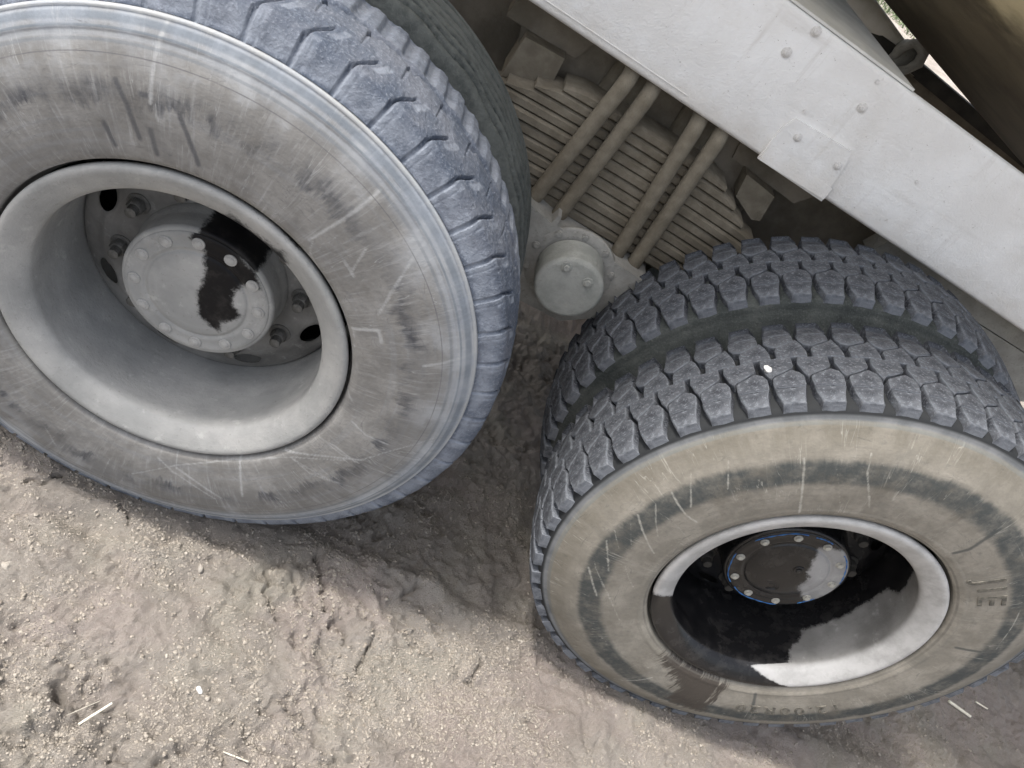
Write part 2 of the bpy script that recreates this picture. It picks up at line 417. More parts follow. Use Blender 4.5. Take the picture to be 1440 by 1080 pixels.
# ------------------------------------------------------------------ ground
def axis(lo, hi, step, far, growth=1.16):
    c = list(np.arange(lo, hi + 1e-9, step)); s = step; a = hi; up = []
    while a < far: s *= growth; a += s; up.append(a)
    s = step; a = lo; dn = []
    while a > -far: s *= growth; a -= s; dn.append(a)
    return np.array(dn[::-1] + c + up)
def crack_d(x, y):
    P = np.stack([x.ravel(), y.ravel()], 1)
    w = np.stack([perlin(P[:,0]*40, P[:,1]*40), perlin(P[:,0]*40+9, P[:,1]*40+5)], 1)*.012
    P = P + w
    return np.minimum(line_dist(P, [[(.44,.075),(.455,.04),(.484,-.018),(.515,-.06),(.56,-.09)]]),
        line_dist(P, [[(.40,-.11),(.36,-.06),(.345,-.01)],[(.66,.06),(.69,.11)],[(.05,-.02),(.01,.02),(.0,.06)],[(-.16,-.02),(-.12,.03)],[(.88,-.02),(.86,-.08)],[(.62,-.06),(.60,-.16)]]) + .0025).reshape(x.shape)
def smooth(x, a, b):
    t = np.clip((x-a)/(b-a), 0, 1); return t*t*(3-2*t)
def hump(x, y, cx, cy, rx, ry, a): return a*np.exp(-((x-cx)/rx)**2-((y-cy)/ry)**2)
def ground_h(x, y):
    A = .36 + .64*smooth(fbm(x+2.3, y*1.3+1.7, 2.3, 3), -.15, .45)        # packed, smoother patches against crumbly ones
    h = .016*fbm(x, y, 1.7, 3) + .008*fbm(x+5, y-3, 6, 3)
    b = np.abs(fbm(x-2, y+8, 9, 3)); h += .015*(b - .25)*A
    t = fbm(x+20, y, 22, 4, .55); h += .0080*t*A
    h += .004*np.abs(fbm(x*1.1, y+31, 55, 3, .6))
    lump = np.clip(fbm(x+3, y+7, 30, 2) - .35, 0, 1); h += .018*lump*A
    pit = np.clip(fbm(x-9, y+2, 17, 3) - .55, 0, 1); h -= .040*pit*A
    q1 = 2.6*fbm(x*.8+11, y*1.15-4, 3.4, 4, .5) + .35*fbm(x, y, 31, 2); fr = q1 - np.floor(q1)
    h += (.0095*(np.floor(q1) + smooth(fr, .72, 1.0)) - .0095*q1)*A + .003*q1            # crusted ledges, broken at their edges
    h -= A*.010*np.exp(-((fr-.70)/.05)**2)*np.clip(.4+fbm(x-7, y, 6, 2), 0, 1)
    # low rut step, shaped along the shadow edge under the side of the truck
    w = .13 + .035*fbm(x, y*0, 5, 3)
    step = 1/(1+np.exp(-(y-w)/.012))
    h += (-.016*step + .012*np.exp(-((y-w+.03)/.03)**2)) * (x > .2)*np.clip((x-.2)*6, 0, 1)
    # rough clods behind the step
    h += step*.014*np.clip(fbm(x*1.3, y, 13, 4, .6), -.3, 1.2)*(x > -.5)
    for c in [(-.02,-.045,.05,.03,-.022),(.135,-.01,.025,.02,-.02),(-.075,-.05,.04,.018,-.015),(.10,-.06,.05,.022,.018),(.005,-.265,.035,.025,.012),(.2,-.1,.06,.03,-.012),(.36,-.1,.05,.06,-.014),(.09,-.417,.04,.03,.01),(.4,-.18,.05,.03,-.014),(2.5,.12,.12,.07,.035),(2.25,-.02,.1,.05,.02),(2.75,.33,.12,.05,-.03),(1.9,-.2,.05,.05,.012),(-.3,.05,.1,.03,.02),(.30,-.17,.05,.028,-.018),(.33,-.15,.04,.02,.012),(.52,-.14,.05,.05,-.016),(.66,-.06,.06,.02,.014),(-.02,-.30,.035,.028,-.014),(.03,-.29,.03,.025,.010),(.62,-.22,.06,.04,-.012),(.86,-.02,.07,.03,.014),(1.05,-.06,.06,.04,-.012),(-.16,-.09,.06,.03,-.016),(.22,.02,.05,.02,-.014)]:
        h += hump(x, y, *c)
    h -= .030*np.exp(-(crack_d(x, y)/.0058)**2)
    # soil squeezed up along the tyre footprints
    for cx in (0, AX):
        h += .010*np.exp(-((y-.0)/.03)**2)*np.exp(-((x-cx)/.17)**2)
        inside = np.exp(-((np.clip(np.abs(y-.30)-.28,0,None))/.015)**2)*np.exp(-((x-cx)/.13)**2)
        h = h*(1-inside*.8)
    return h
gx = axis(-.75, 3.15, .0062, 70); gy = axis(-.72, 1.3, .0062, 70)
X, Y = np.meshgrid(gx, gy, indexing='ij')
Hh = ground_h(X, Y); fade = np.clip(1.5 - .04*np.hypot(X, Y), .25, 1)
V = np.stack([X, Y, Hh*fade], 2).reshape(-1, 3)
ground = mesh_obj('ground', grid_mesh('ground', V, len(gx), len(gy)), M_GROUND); ground['kind'] = 'structure'

# loose crumbs of soil
def crumbs(name, N, lo, hi, x0, x1, y0, y1, p=2.2, seed=1, tiny=False):
    g = np.random.default_rng(seed)
    x = g.uniform(x0, x1, N*3); y = g.uniform(y0, y1, N*3)
    keep = (1.5*fbm(x, y, 4, 3) + .8*fbm(x, y, 19, 2)) > g.uniform(-.7, 1.1, N*3)
    x = x[keep][:N]; y = y[keep][:N]; N = len(x)
    r = lo*(hi/lo)**(g.uniform(0, 1, N)**p)
    O = np.array([(1,0,0),(0,1,0),(-1,0,0),(0,-1,0),(.6,.6,.8),(-.7,.5,.75),(-.5,-.7,.8),(.6,-.6,.7)])
    F = [(0,1,5,4),(1,2,6,5),(2,3,7,6),(3,0,4,7),(4,5,6,7)]
    if tiny:
        O = np.array([(1,0,-.1),(0,.9,-.1),(-1,.1,-.1),(.1,-1,-.1),(.15,.1,.95)]); F = [(0,1,4),(1,2,4),(2,3,4),(3,0,4)]
    nv, nf = len(O), len(F[0])
    a = g.uniform(0, 6.28, N); J = 1 + g.normal(0, .22, (N, nv, 3))
    P = O[None]*J; c, s = np.cos(a)[:,None], np.sin(a)[:,None]
    P = np.stack([P[...,0]*c-P[...,1]*s, P[...,0]*s+P[...,1]*c, P[...,2]*.75-.12], 2)*r[:,None,None]
    P[...,0] += x[:,None]; P[...,1] += y[:,None]; P[...,2] += ground_h(x, y)[:,None]
    f = (np.array(F)[None] + (np.arange(N)*nv)[:,None,None]).reshape(-1, nf)
    me = bpy.data.meshes.new(name); me.vertices.add(N*nv); me.vertices.foreach_set('co', P.astype(np.float32).ravel())
    me.loops.add(f.size); me.loops.foreach_set('vertex_index', f.astype(np.int32).ravel())
    me.polygons.add(len(f)); me.polygons.foreach_set('loop_start', np.arange(0, f.size, nf, dtype=np.int32))
    me.update(calc_edges=True); set_attr(me, 'tint', np.repeat(np.clip(g.normal(.5, .28, N), 0, 1), nv))
    o = mesh_obj(name, me, M_CRUMB); o['kind'] = 'stuff'; return o
crumbs('soil_crumbs', 20000, .0020, .0050, -.6, 2.9, -.65, .75, 2.2)
crumbs('soil_crumbs', 210000, .0008, .0026, -.6, 2.4, -.62, .55, 1.5, 5, True)

def pebble(name, loc, r, mat, label, cat, group=None, sq=(1, .8, .6), seed=0, z=None):
    g = np.random.default_rng(seed); bm = bmesh.new(); bmesh.ops.create_icosphere(bm, subdivisions=2, radius=1)
    ph = g.uniform(0, 6, 6)
    for v in bm.verts:
        c = v.co; k = 1 + .16*math.sin(3*c.x+ph[0]) + .14*math.sin(4*c.y+ph[1]) + .12*math.sin(5*c.z+ph[2]) + .08*math.sin(7*c.x+6*c.y+ph[3])
        v.co = Vector((c.x*sq[0], c.y*sq[1], c.z*sq[2]))*k*r
    me = bm_done(bm, name); o = mesh_obj(name, me, mat)
    gz = float(ground_h(np.array([loc[0]]), np.array([loc[1]]))[0]) if z is None else z
    o.location = (loc[0], loc[1], gz + r*sq[2]*.35); o.rotation_euler = (0, 0, g.uniform(0, 6))
    o['label'] = label; o['category'] = cat
    if group: o['group'] = group
    return o

# ------------------------------------------------------------------ the truck
truck = empty('heavy_truck', None, (0, 0, GZ))
truck['label'] = 'dusty heavy truck seen at its twin rear axles, pale frame rail above the big wheels'
truck['category'] = 'truck'

R_SCR = [[(-0.424, 0.153), (-0.4, 0.139), (-0.37, 0.124), (-0.341, 0.119)], [(-0.411, 0.099), (-0.393, 0.097), (-0.356, 0.086), (-0.317, 0.064)], [(-0.431, 0.113), (-0.407, 0.079), (-0.377, 0.044)], [(-0.439, 0.067), (-0.412, 0.042), (-0.376, 0.013), (-0.351, -0.005)], [(-0.444, 0.05), (-0.424, 0.021), (-0.396, -0.017)], [(-0.449, 0.003), (-0.416, -0.032)], [(-0.446, -0.03), (-0.419, -0.067), (-0.393, -0.103)], [(-0.434, -0.095), (-0.395, -0.135), (-0.354, -0.172), (-0.34, -0.184)], [(-0.376, -0.069), (-0.347, -0.099), (-0.312, -0.127)], [(-0.408, 0.189), (-0.377, 0.148)], [(-0.428, -0.124), (-0.396, -0.158), (-0.365, -0.19)], [(-0.398, -0.206), (-0.376, -0.202)], [(-0.419, -0.112), (-0.345, -0.174), (-0.28, -0.233)], [(-0.128, -0.452), (-0.09, -0.377)], [(-0.246, 0.38), (-0.198, 0.335), (-0.147, 0.286)], [(-0.286, 0.346), (-0.211, 0.254)], [(-0.204, 0.421), (-0.183, 0.388), (-0.119, 0.327)], [(-0.179, 0.42), (-0.142, 0.392)], [(-0.423, 0.21), (-0.377, 0.146)], [(-0.388, 0.271), (-0.352, 0.223)], [(-0.29, 0.352), (-0.204, 0.242)], [(0.147, 0.406), (0.179, 0.394), (0.214, 0.376)], [(0.318, 0.287), (0.36, 0.227), (0.402, 0.151)]]
R_DARK = [[(0.095, 0.32), (0.106, 0.345), (0.104, 0.373), (0.104, 0.414)], [(0.334, 0.109), (0.381, 0.128)], [(0.14, -0.292), (0.185, -0.361)]]
R_WET = [(-0.126, -0.293), (-0.046, -0.357), (-0.003, -0.445), (0.059, -0.453), (0.095, -0.445), (0.08, -0.392), (0.065, -0.308), (-0.001, -0.301), (-0.076, -0.29)]
L_SCR = [[(0.142, 0.299), (0.185, 0.385), (0.202, 0.425)], [(0.147, 0.299), (0.15, 0.276), (0.168, 0.254)], [(0.288, 0.363), (0.286, 0.302), (0.284, 0.231)], [(0.39, 0.173), (0.424, 0.198), (0.462, 0.229)], [(0.296, -0.089), (0.348, -0.103), (0.428, -0.109), (0.458, -0.119)], [(0.335, -0.015), (0.369, -0.03), (0.413, -0.029)], [(0.257, -0.166), (0.336, -0.121), (0.389, -0.094)], [(0.271, -0.171), (0.339, -0.181), (0.408, -0.181)], [(0.384, -0.098), (0.429, -0.037), (0.481, 0.018)], [(0.292, 0.372), (0.289, 0.344), (0.283, 0.273)], [(-0.13, 0.509), (-0.131, 0.473), (-0.129, 0.443), (-0.117, 0.384)], [(0.017, -0.398), (0.089, -0.322), (0.203, -0.231), (0.272, -0.171), (0.361, -0.114)], [(0.051, -0.324), (0.084, -0.343), (0.178, -0.373)], [(0.091, -0.33), (0.19, -0.364)], [(0.272, -0.171), (0.318, -0.188), (0.407, -0.18)], [(0.298, -0.091), (0.332, -0.091), (0.378, -0.106)], [(0.189, -0.237), (0.225, -0.331)], [(-0.035, -0.434), (-0.03, -0.38)], [(-0.156, -0.363), (-0.131, -0.409)], [(0.296, 0.048), (0.318, 0.028)], [(0.259, 0.177), (0.297, 0.202), (0.311, 0.181)], [(0.261, 0.179), (0.276, 0.142)], [(0.221, 0.333), (0.217, 0.278)], [(0.2, 0.294), (0.223, 0.276)]]
L_DARK = [[(-0.167, 0.391), (-0.146, 0.367), (-0.119, 0.324)], [(-0.078, 0.389), (-0.06, 0.365), (-0.037, 0.329)], [(-0.169, 0.322), (-0.149, 0.294)], [(-0.109, 0.346), (-0.093, 0.312)], [(-0.132, 0.39), (-0.12, 0.394)]]
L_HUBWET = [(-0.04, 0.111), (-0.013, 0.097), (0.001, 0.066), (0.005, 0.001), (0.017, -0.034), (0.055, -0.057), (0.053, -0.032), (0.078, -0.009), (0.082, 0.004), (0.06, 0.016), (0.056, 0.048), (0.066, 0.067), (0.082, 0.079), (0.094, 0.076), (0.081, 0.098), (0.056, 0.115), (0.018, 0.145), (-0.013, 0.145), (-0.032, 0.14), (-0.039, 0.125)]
R_HUBREFL = [(0.002, 0.098), (0.032, 0.025), (0.047, 0.016), (0.056, -0.031), (0.082, -0.045), (0.114, -0.066), (0.138, -0.002), (0.111, 0.084), (0.068, 0.122), (0.023, 0.114)]  # outline of the pale reflection painted on the black cover
R_DUSTBARREL = [(146.9, -.02), (140.1, 0.027), (138.8, 0.063), (133.0, 0.086), (130.0, 0.117), (116.4, 0.123), (94.5, 0.136), (76.8, 0.131), (69.3, 0.094), (51.2, 0.086), (38, 0.05), (10, -.02)]

YC = .130     # centre plane of an outer tyre, behind the rim edge
def sidewall_profile(rr, ry):
    return [(.294, .030), (.3005, .020), (.3025, .008), (.3045, .001), (.311, -.006), (.322, -.009), (.345, -.0115), (.38, -.0135), (.415, -.0125), (.45, -.0065), (.478, .003), (.498, .0125), (rr-.004, ry-.004), (rr, ry)]
def tyre_mesh(name, n, m, rr, ry, cap, scr=None, dark=None, wet=None, ridges=()):
    a = resample(sidewall_profile(rr, ry), m)
    for r0, w, hgt in ridges: a[:, 1] -= hgt*np.exp(-((a[:, 0]-r0)/w)**2)
    a = np.vstack([a, np.array(cap)])
    if cap[-1][1] < YC + .001:
        b = a[::-1].copy(); b[:, 1] = 2*YC - b[:, 1]; prof = np.vstack([a, b[1:] if abs(b[0,1]-a[-1,1]) < 1e-6 else b])
    else: prof = a
    th = np.arange(n)/n*2*math.pi
    V = np.stack([np.outer(np.sin(th), prof[:, 0]), np.tile(prof[:, 1], (n, 1)), np.outer(np.cos(th), prof[:, 0])], 2).reshape(-1, 3)
    me = grid_mesh(name, V, n, len(prof), True)
    P = V[:, [0, 2]]; far = (V[:, 1] > .02)
    for nm, ln in (('scratch', scr), ('dark', dark)):
        d = line_dist(P, ln, .0022 if nm == 'scratch' else 0) if ln else np.full(len(P), .05)
        d[far] = .05; set_attr(me, nm, d)
    d = poly_sdf(P, wet) if wet else np.full(len(P), .2); d[far] = .2; set_attr(me, 'wet', d)
    return me

def rim_parts(wheel, matr, mathub, rim_stain_shade=None, hub_stain_refl=None, barrel_poly=None, nutmat=M_NUT, boltmat=M_NUT_L, black=False):
    prof = resample([(.290, .02), (.2965, .006), (.2968, -.001), (.293, -.0055), (.286, -.0055), (.276, -.0015), (.262, .006), (.2515, .014), (.2462, .022), (.2455, .032), (.2465, .05), (.2495, .075), (.2515, .11), (.2525, .16), (.2530, .20), (.2530, .25)], 70)
    n = 420; th = np.arange(n)/n*2*math.pi
    V = np.stack([np.outer(np.sin(th), prof[:, 0]), np.tile(prof[:, 1], (n, 1)), np.outer(np.cos(th), prof[:, 0])], 2).reshape(-1, 3)
    me = grid_mesh('rim', V, n, len(prof), True)
    r = np.hypot(V[:, 0], V[:, 2]); ang = np.degrees(np.arctan2(V[:, 0], V[:, 2]))
    Q = np.stack([ang*D2R*.25, V[:, 1]], 1)
    if barrel_poly:
        pol = [(a*D2R*.25, y) for a, y in barrel_poly]
        s = -poly_sdf(Q, pol)                           # positive inside dusty patch
        # the flange: bare at top and right, black over the lower left sweep
        a360 = (ang + 360) % 360
        fl = np.minimum(a360 - np.interp(r, [.248, .290], [162, 142]), np.interp(r, [.248, .290], [240, 246]) - a360)*D2R*.27   # >0 within the black sweep
        w = np.clip((prof[:, 1]-.016)/.012, 0, 1); w = np.tile(w, n)
        s = s*w + (-fl)*(1-w)
    else:
        s = np.full(len(V), .1)
        if rim_stain_shade:
            d1 = poly_sdf(Q, [(a*D2R*.25, y) for a, y in rim_stain_shade]); s = np.minimum(s, d1)
    set_attr(me, 'stain', s)
    mesh_obj('rim', me, matr, wheel)
    # the wheel disc with its hand holes
    rad = np.linspace(.120, .2528, 36); n2 = 480; t2 = np.arange(n2)/n2*2*math.pi
    yy = np.interp(rad, [.12, .186, .200, .214, .232, .246, .2528], [.178, .178, .181, .189, .196, .204, .216])
    V = np.stack([np.outer(np.sin(t2), rad), np.tile(yy, (n2, 1)), np.outer(np.cos(t2), rad)], 2).reshape(-1, 3)
    hr, ht, hn, hc = .0165, .028, 8, .2105
    def ev(P):
        rr_ = np.hypot(P[:, 0], P[:, 2]); a = np.arctan2(P[:, 0], P[:, 2]); k = 2*math.pi/hn; a0 = np.round((a-.2)/k)*k + .2
        return (rr_-hc)/hr, (a-a0)*hc/ht, a0
    u, v, a0 = ev(V); e = np.hypot(u, v); near = (e > .78) & (e < 1.26)
    uu, vv = u/np.maximum(e, .01), v/np.maximum(e, .01); rn = hc+uu*hr; an = a0+vv*ht/hc
    V[near, 0] = (np.sin(an)*rn)[near]; V[near, 2] = (np.cos(an)*rn)[near]
    def keep(C): a, b, _ = ev(C); return np.hypot(a, b) > .97
    me = grid_mesh('wheel_disc', V, n2, len(rad), True, True, keep=keep)
    P2 = V[:, [0, 2]]
    set_attr(me, 'stain', np.full(len(V), -.1) if black else np.full(len(V), .1))
    mesh_obj('wheel_disc', me, matr if black else M_DISC, wheel)
    # hub: barrel and cover
    hp = resample([(.120, .19), (.1375, .185), (.1365, .15), (.136, .118), (.1352, .109), (.132, .1052), (.126, .1045)], 40)
    me = lathe('hub', hp, 200, True, True)
    nv = len(me.vertices); vc = np.zeros(nv*3, np.float32); me.vertices.foreach_get('co', vc); vc = vc.reshape(-1, 3)
    a = np.degrees(np.arctan2(vc[:, 0], vc[:, 2]))
    set_attr(me, 'stain', np.full(nv, -.1) if black else (np.abs(a-12)-24)*D2R*.13)
    mesh_obj('hub', me, mathub, wheel)
    cp = resample([(.1285, .1068), (.128, .1035), (.1255, .1022), (.110, .1018), (.096, .1018), (.0935, .1030), (.0905, .1030), (.0875, .1005), (.08, .0985), (.06, .0965), (.03, .0952), (.0005, .0948)], 90)
    me = lathe('hub_cover', cp, 300, True, True)
    nv = len(me.vertices); vc = np.zeros(nv*3, np.float32); me.vertices.foreach_get('co', vc); vc = vc.reshape(-1, 3)
    s = poly_sdf(vc[:, [0, 2]], hub_stain_refl)
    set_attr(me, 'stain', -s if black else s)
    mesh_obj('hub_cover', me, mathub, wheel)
    b = hex_bolt('cover_bolt', .0068, .0060, .0095) if black else hex_bolt('cover_bolt', .0078, .0042, .0115)
    for k in range(10 if black else 12):
        kk = 2*math.pi*k/(10 if black else 12) + (.13 if black else .3)
        o = mesh_obj('cover_bolt', b, boltmat, wheel, (math.sin(kk)*.1105, .1020, math.cos(kk)*.1105)); o.rotation_euler[1] = kk
    nb = hex_bolt('wheel_nut', .0155, .020, .021, .016, .0105)
    for k in range(10):
        kk = 2*math.pi*k/10 + .1
        mesh_obj('wheel_nut', nb, nutmat, wheel, (math.sin(kk)*.1675, .178, math.cos(kk)*.1675))

# ---- lug tread of the front pair
PITCH = 2*math.pi/55
LUG1 = [(.10,.112),(.30,.105),(.40,.094),(.41,.075),(.345,.054),(.315,.0325),(-.27,.0325),(-.40,.058),(-.435,.083),(-.42,.094)]
BLK2 = [(-.71,.1462),(.135,.1462),(.135,.1215),(.08,.1155),(-.40,.0985),(-.49,.0925),(-.60,.106),(-.66,.119),(-.71,.130)]
def clip_poly(poly, y, above):
    out = []
    for i in range(len(poly)):
        a, b = poly[i], poly[(i+1) % len(poly)]; ina = (a[1] > y) == above; inb = (b[1] > y) == above
        if ina: out.append(a)
        if ina != inb: t = (y-a[1])/(b[1]-a[1]); out.append((a[0]+t*(b[0]-a[0]), y))
    return out
def area(p): return sum(p[i][0]*p[(i+1) % len(p)][1]-p[(i+1) % len(p)][0]*p[i][1] for i in range(len(p)))
def crown(y): return .5625 - .006*((y-YC)/.1)**2 - .004*max(0, (abs(y-YC)-.075)/.02)**1.0
def lug_mesh(name, polys, flip, var=0):
    g = np.random.default_rng(50+var); V = []; F = []; E = []
    for poly in polys:
        if flip: poly = [(-s-.09, 2*YC+.0325-y) for s, y in poly]
        if area(poly) < 0: poly = poly[::-1]
        n = len(poly); c = np.mean(poly, 0)
        k = 2.35  # subdivide long edges so tops follow the curve
        pp = []
        for i in range(n):
            a, b = np.array(poly[i]), np.array(poly[(i+1) % n]); pp.append(a)
            if abs(b[0]-a[0]) > .3: pp.append((a+b)/2)
        poly = np.array(pp); n = len(poly)
        poly = poly + g.normal(0, 1, (n, 2))*[.008, .0005]
        d = poly - c; dl = np.hypot(d[:, 0]*.0614, d[:, 1]); dirn = d/dl[:, None]
        rings = [(poly + dirn*.0035, .5395, .1, 0), (poly + dirn*.0008, .552, 0, 0), (poly, None, -.0022, .6), (poly - dirn*.0022, None, 0, .25)]
        base = len(V)
        for pl, R, dz, e in rings:
            for s, y in pl:
                rr_ = R if R else crown(y) + dz
                if R is not None and R < .55 : rr_ = min(R, crown(y)-.018) if .045 < y < .215 else .526
                th = s*PITCH; V.append((math.sin(th)*rr_, y, math.cos(th)*rr_)); E.append(e if y > .045 else .75)
        for q_ in range(3):
            for i in range(n):
                j = (i+1) % n; F.append((base+q_*n+i, base+q_*n+j, base+(q_+1)*n+j, base+(q_+1)*n+i))
        ci = len(V); V.append((math.sin(c[0]*PITCH)*crown(c[1]), c[1], math.cos(c[0]*PITCH)*crown(c[1]))); E.append(0)
        for i in range(n): F.append((base+3*n+i, base+3*n+(i+1) % n, ci))
    me = mk(name, V, F)
    bm = bmesh.new(); bm.from_mesh(me); bmesh.ops.recalc_face_normals(bm, faces=bm.faces); bm.to_mesh(me); bm.free()
    set_attr(me, 'edge', E)
    return me
def lug_polys(): return [clip_poly(LUG1, .0668, False), clip_poly(LUG1, .0686, True)]
LUGS = {}
for v in range(3):
    LUGS[0, v] = lug_mesh('shoulder_lug', lug_polys(), False, v)
    LUGS[1, v] = lug_mesh('tread_block', [BLK2], False, 10+v)
    LUGS[2, v] = lug_mesh('tread_block', [BLK2], True, 20+v)
    LUGS[3, v] = lug_mesh('shoulder_lug', lug_polys(), True, 30+v)
for me in LUGS.values(): me.materials.append(M_TREAD_R)
def lug_tread(wheel, vis):
    allV = []; allF = []; allE = []; n0 = 0
    for k in range(55):
        a = k*PITCH - .0258; deg = (math.degrees(a)+180) % 360 - 180
        for row in range(4):
            me = LUGS[row, (k*7+row*3) % 3]
            if vis[0] <= deg <= vis[1]:
                o = mesh_obj('shoulder_lug' if row in (0, 3) else 'tread_block', me, None, wheel); o.rotation_euler[1] = a + random.uniform(-.0022, .0022); o.scale = (1, 1, random.uniform(.9965, 1.0))
            else:
                vc = np.zeros(len(me.vertices)*3, np.float32); me.vertices.foreach_get('co', vc); vc = vc.reshape(-1, 3)
                c, s = math.cos(a), math.sin(a)
                allV.append(np.stack([vc[:, 0]*c+vc[:, 2]*s, vc[:, 1], -vc[:, 0]*s+vc[:, 2]*c], 1))
                e = np.zeros(len(vc), np.float32); me.attributes['edge'].data.foreach_get('value', e); allE.append(e)
                allF += [tuple(i+n0 for i in p.vertices) for p in me.polygons]; n0 += len(vc)
    me = mk('tread_blocks', np.vstack(allV), allF); set_attr(me, 'edge', np.concatenate(allE))
    o = mesh_obj('tread_blocks', me, M_TREAD_R, wheel); o['kind'] = 'stuff'

LUG_CAP = [(.5235, .0262), (.531, .0285), (.5375, .034), (.540, .045), (.5415, .08), (.5425, .1299)]
def text_ring(wheel, body, size, r, theta_mid, mat, name, width=None, ysurf=None):
    cu = bpy.data.curves.new('lettering', 'FONT'); cu.body = body; cu.size = size; cu.extrude = .0012; cu.align_x = 'CENTER'; cu.resolution_u = 3
    cu.offset = size*.012; cu.space_character = width or 1.0
    o = bpy.data.objects.new('lettering', cu); COL.objects.link(o)
    dg = bpy.context.evaluated_depsgraph_get(); me = bpy.data.meshes.new_from_object(o.evaluated_get(dg))
    bpy.data.objects.remove(o)
    for v in me.vertices:
        x, y, z = v.co; rr_ = r + y; th = theta_mid + x/(r+size*.35)
        v.co = (math.sin(th)*rr_, float(np.interp(rr_, SWR, SWY)) - .0004 - z, math.cos(th)*rr_)
    me.update(); me.name = name
    return mesh_obj(name, me, mat, wheel)
_sw = resample(sidewall_profile(.5195, .0256), 80); SWR, SWY = _sw[:, 0], _sw[:, 1]

# ---- front outer wheel (right in the photograph)
wr = empty('wheel', truck, (AX, 0, 0)); wr['label'] = 'outer wheel with deep lugs, mud-coloured sidewall and oily black rim'
mesh_obj('tyre', tyre_mesh('tyre', 960, 64, .5195, .0256, LUG_CAP, R_SCR, R_DARK, R_WET, [(.305, .002, .002), (.322, .0018, .0018), (.459, .0015, .0015), (.403, .0015, .0012)]), M_SIDE_R, wr)
lug_tread(wr, (-115, 75))
rim_parts(wr, M_RIM_R, M_HUB_R, None, R_HUBREFL, R_DUSTBARREL, M_BLACK, M_BOLT_R, True)
text_ring(wr, 'JIE', .072, .345, 40.5*D2R, M_LETTER, 'sidewall_lettering', 1.25)
text_ring(wr, '12.00R20', .050, .372, 141*D2R, M_LETTER, 'size_lettering', 1.3)
for k, (a0, a1) in enumerate([(-72, -20), (-12, 8), (30, 75), (150, 205), (215, 262), (110, 128)]):
    aa = np.linspace(a0, a1, 22)*D2R
    tp = [(math.sin(a)*(.1235+.0012*math.sin(9*a+k)), .1012, math.cos(a)*(.1235+.0012*math.sin(9*a+k))) for a in aa]
    mesh_obj('blue_paint_mark', tube('blue_paint_mark', tp, [.0004+.0012*abs(math.sin(i*.7+k)) for i in range(22)], 6), M_BLUE, wr)
for k in range(3):
    aa = np.linspace(-70, 190 if k < 2 else 120, 20)*D2R; rr = .018 - .005*k
    mesh_obj('embossed_emblem', tube('embossed_emblem', [(.004+math.sin(a)*rr, .0962, -.055+math.cos(a)*rr*.8) for a in aa], .0012, 6), M_HUB_R, wr)
mesh_obj('cover_plug', hex_bolt('cover_plug', .007, .006, .012), M_HUB_R, wr, (.013, .0958, .022))
for m_ in ('embossed_emblem', 'cover_plug'):
    for o in wr.children:
        if o.name.startswith(m_): set_attr(o.data, 'stain', np.full(len(o.data.vertices), -.1))

# ---- front inner wheel
wi = empty('wheel', truck, (AX, .322, 0)); wi['label'] = 'inner wheel of the deep-lugged pair'
mi = tyre_mesh('tyre', 360, 40, .5195, .0256, LUG_CAP)
mesh_obj('tyre', mi, M_TREAD_D, wi); set_attr(mi, 'edge', np.zeros(len(mi.vertices)))
lug_tread(wi, (-110, 60))

# ---- the pair on the far end of each axle, only glimpsed below the frame
def far_pair(src, x, label):
    for y in (2.43-.26, 2.43-.58):
        w = empty('wheel', truck, (x, y, 0)); w['label'] = label
        for c in src.children:
            if c.name.startswith('tread_block') and c.get('kind') != 'stuff': continue
            if c.name.startswith('shoulder'): continue
            o = c.copy(); COL.objects.link(o); o.parent = w
far_pair(wi, AX, 'far side wheel in the dark below the frame')

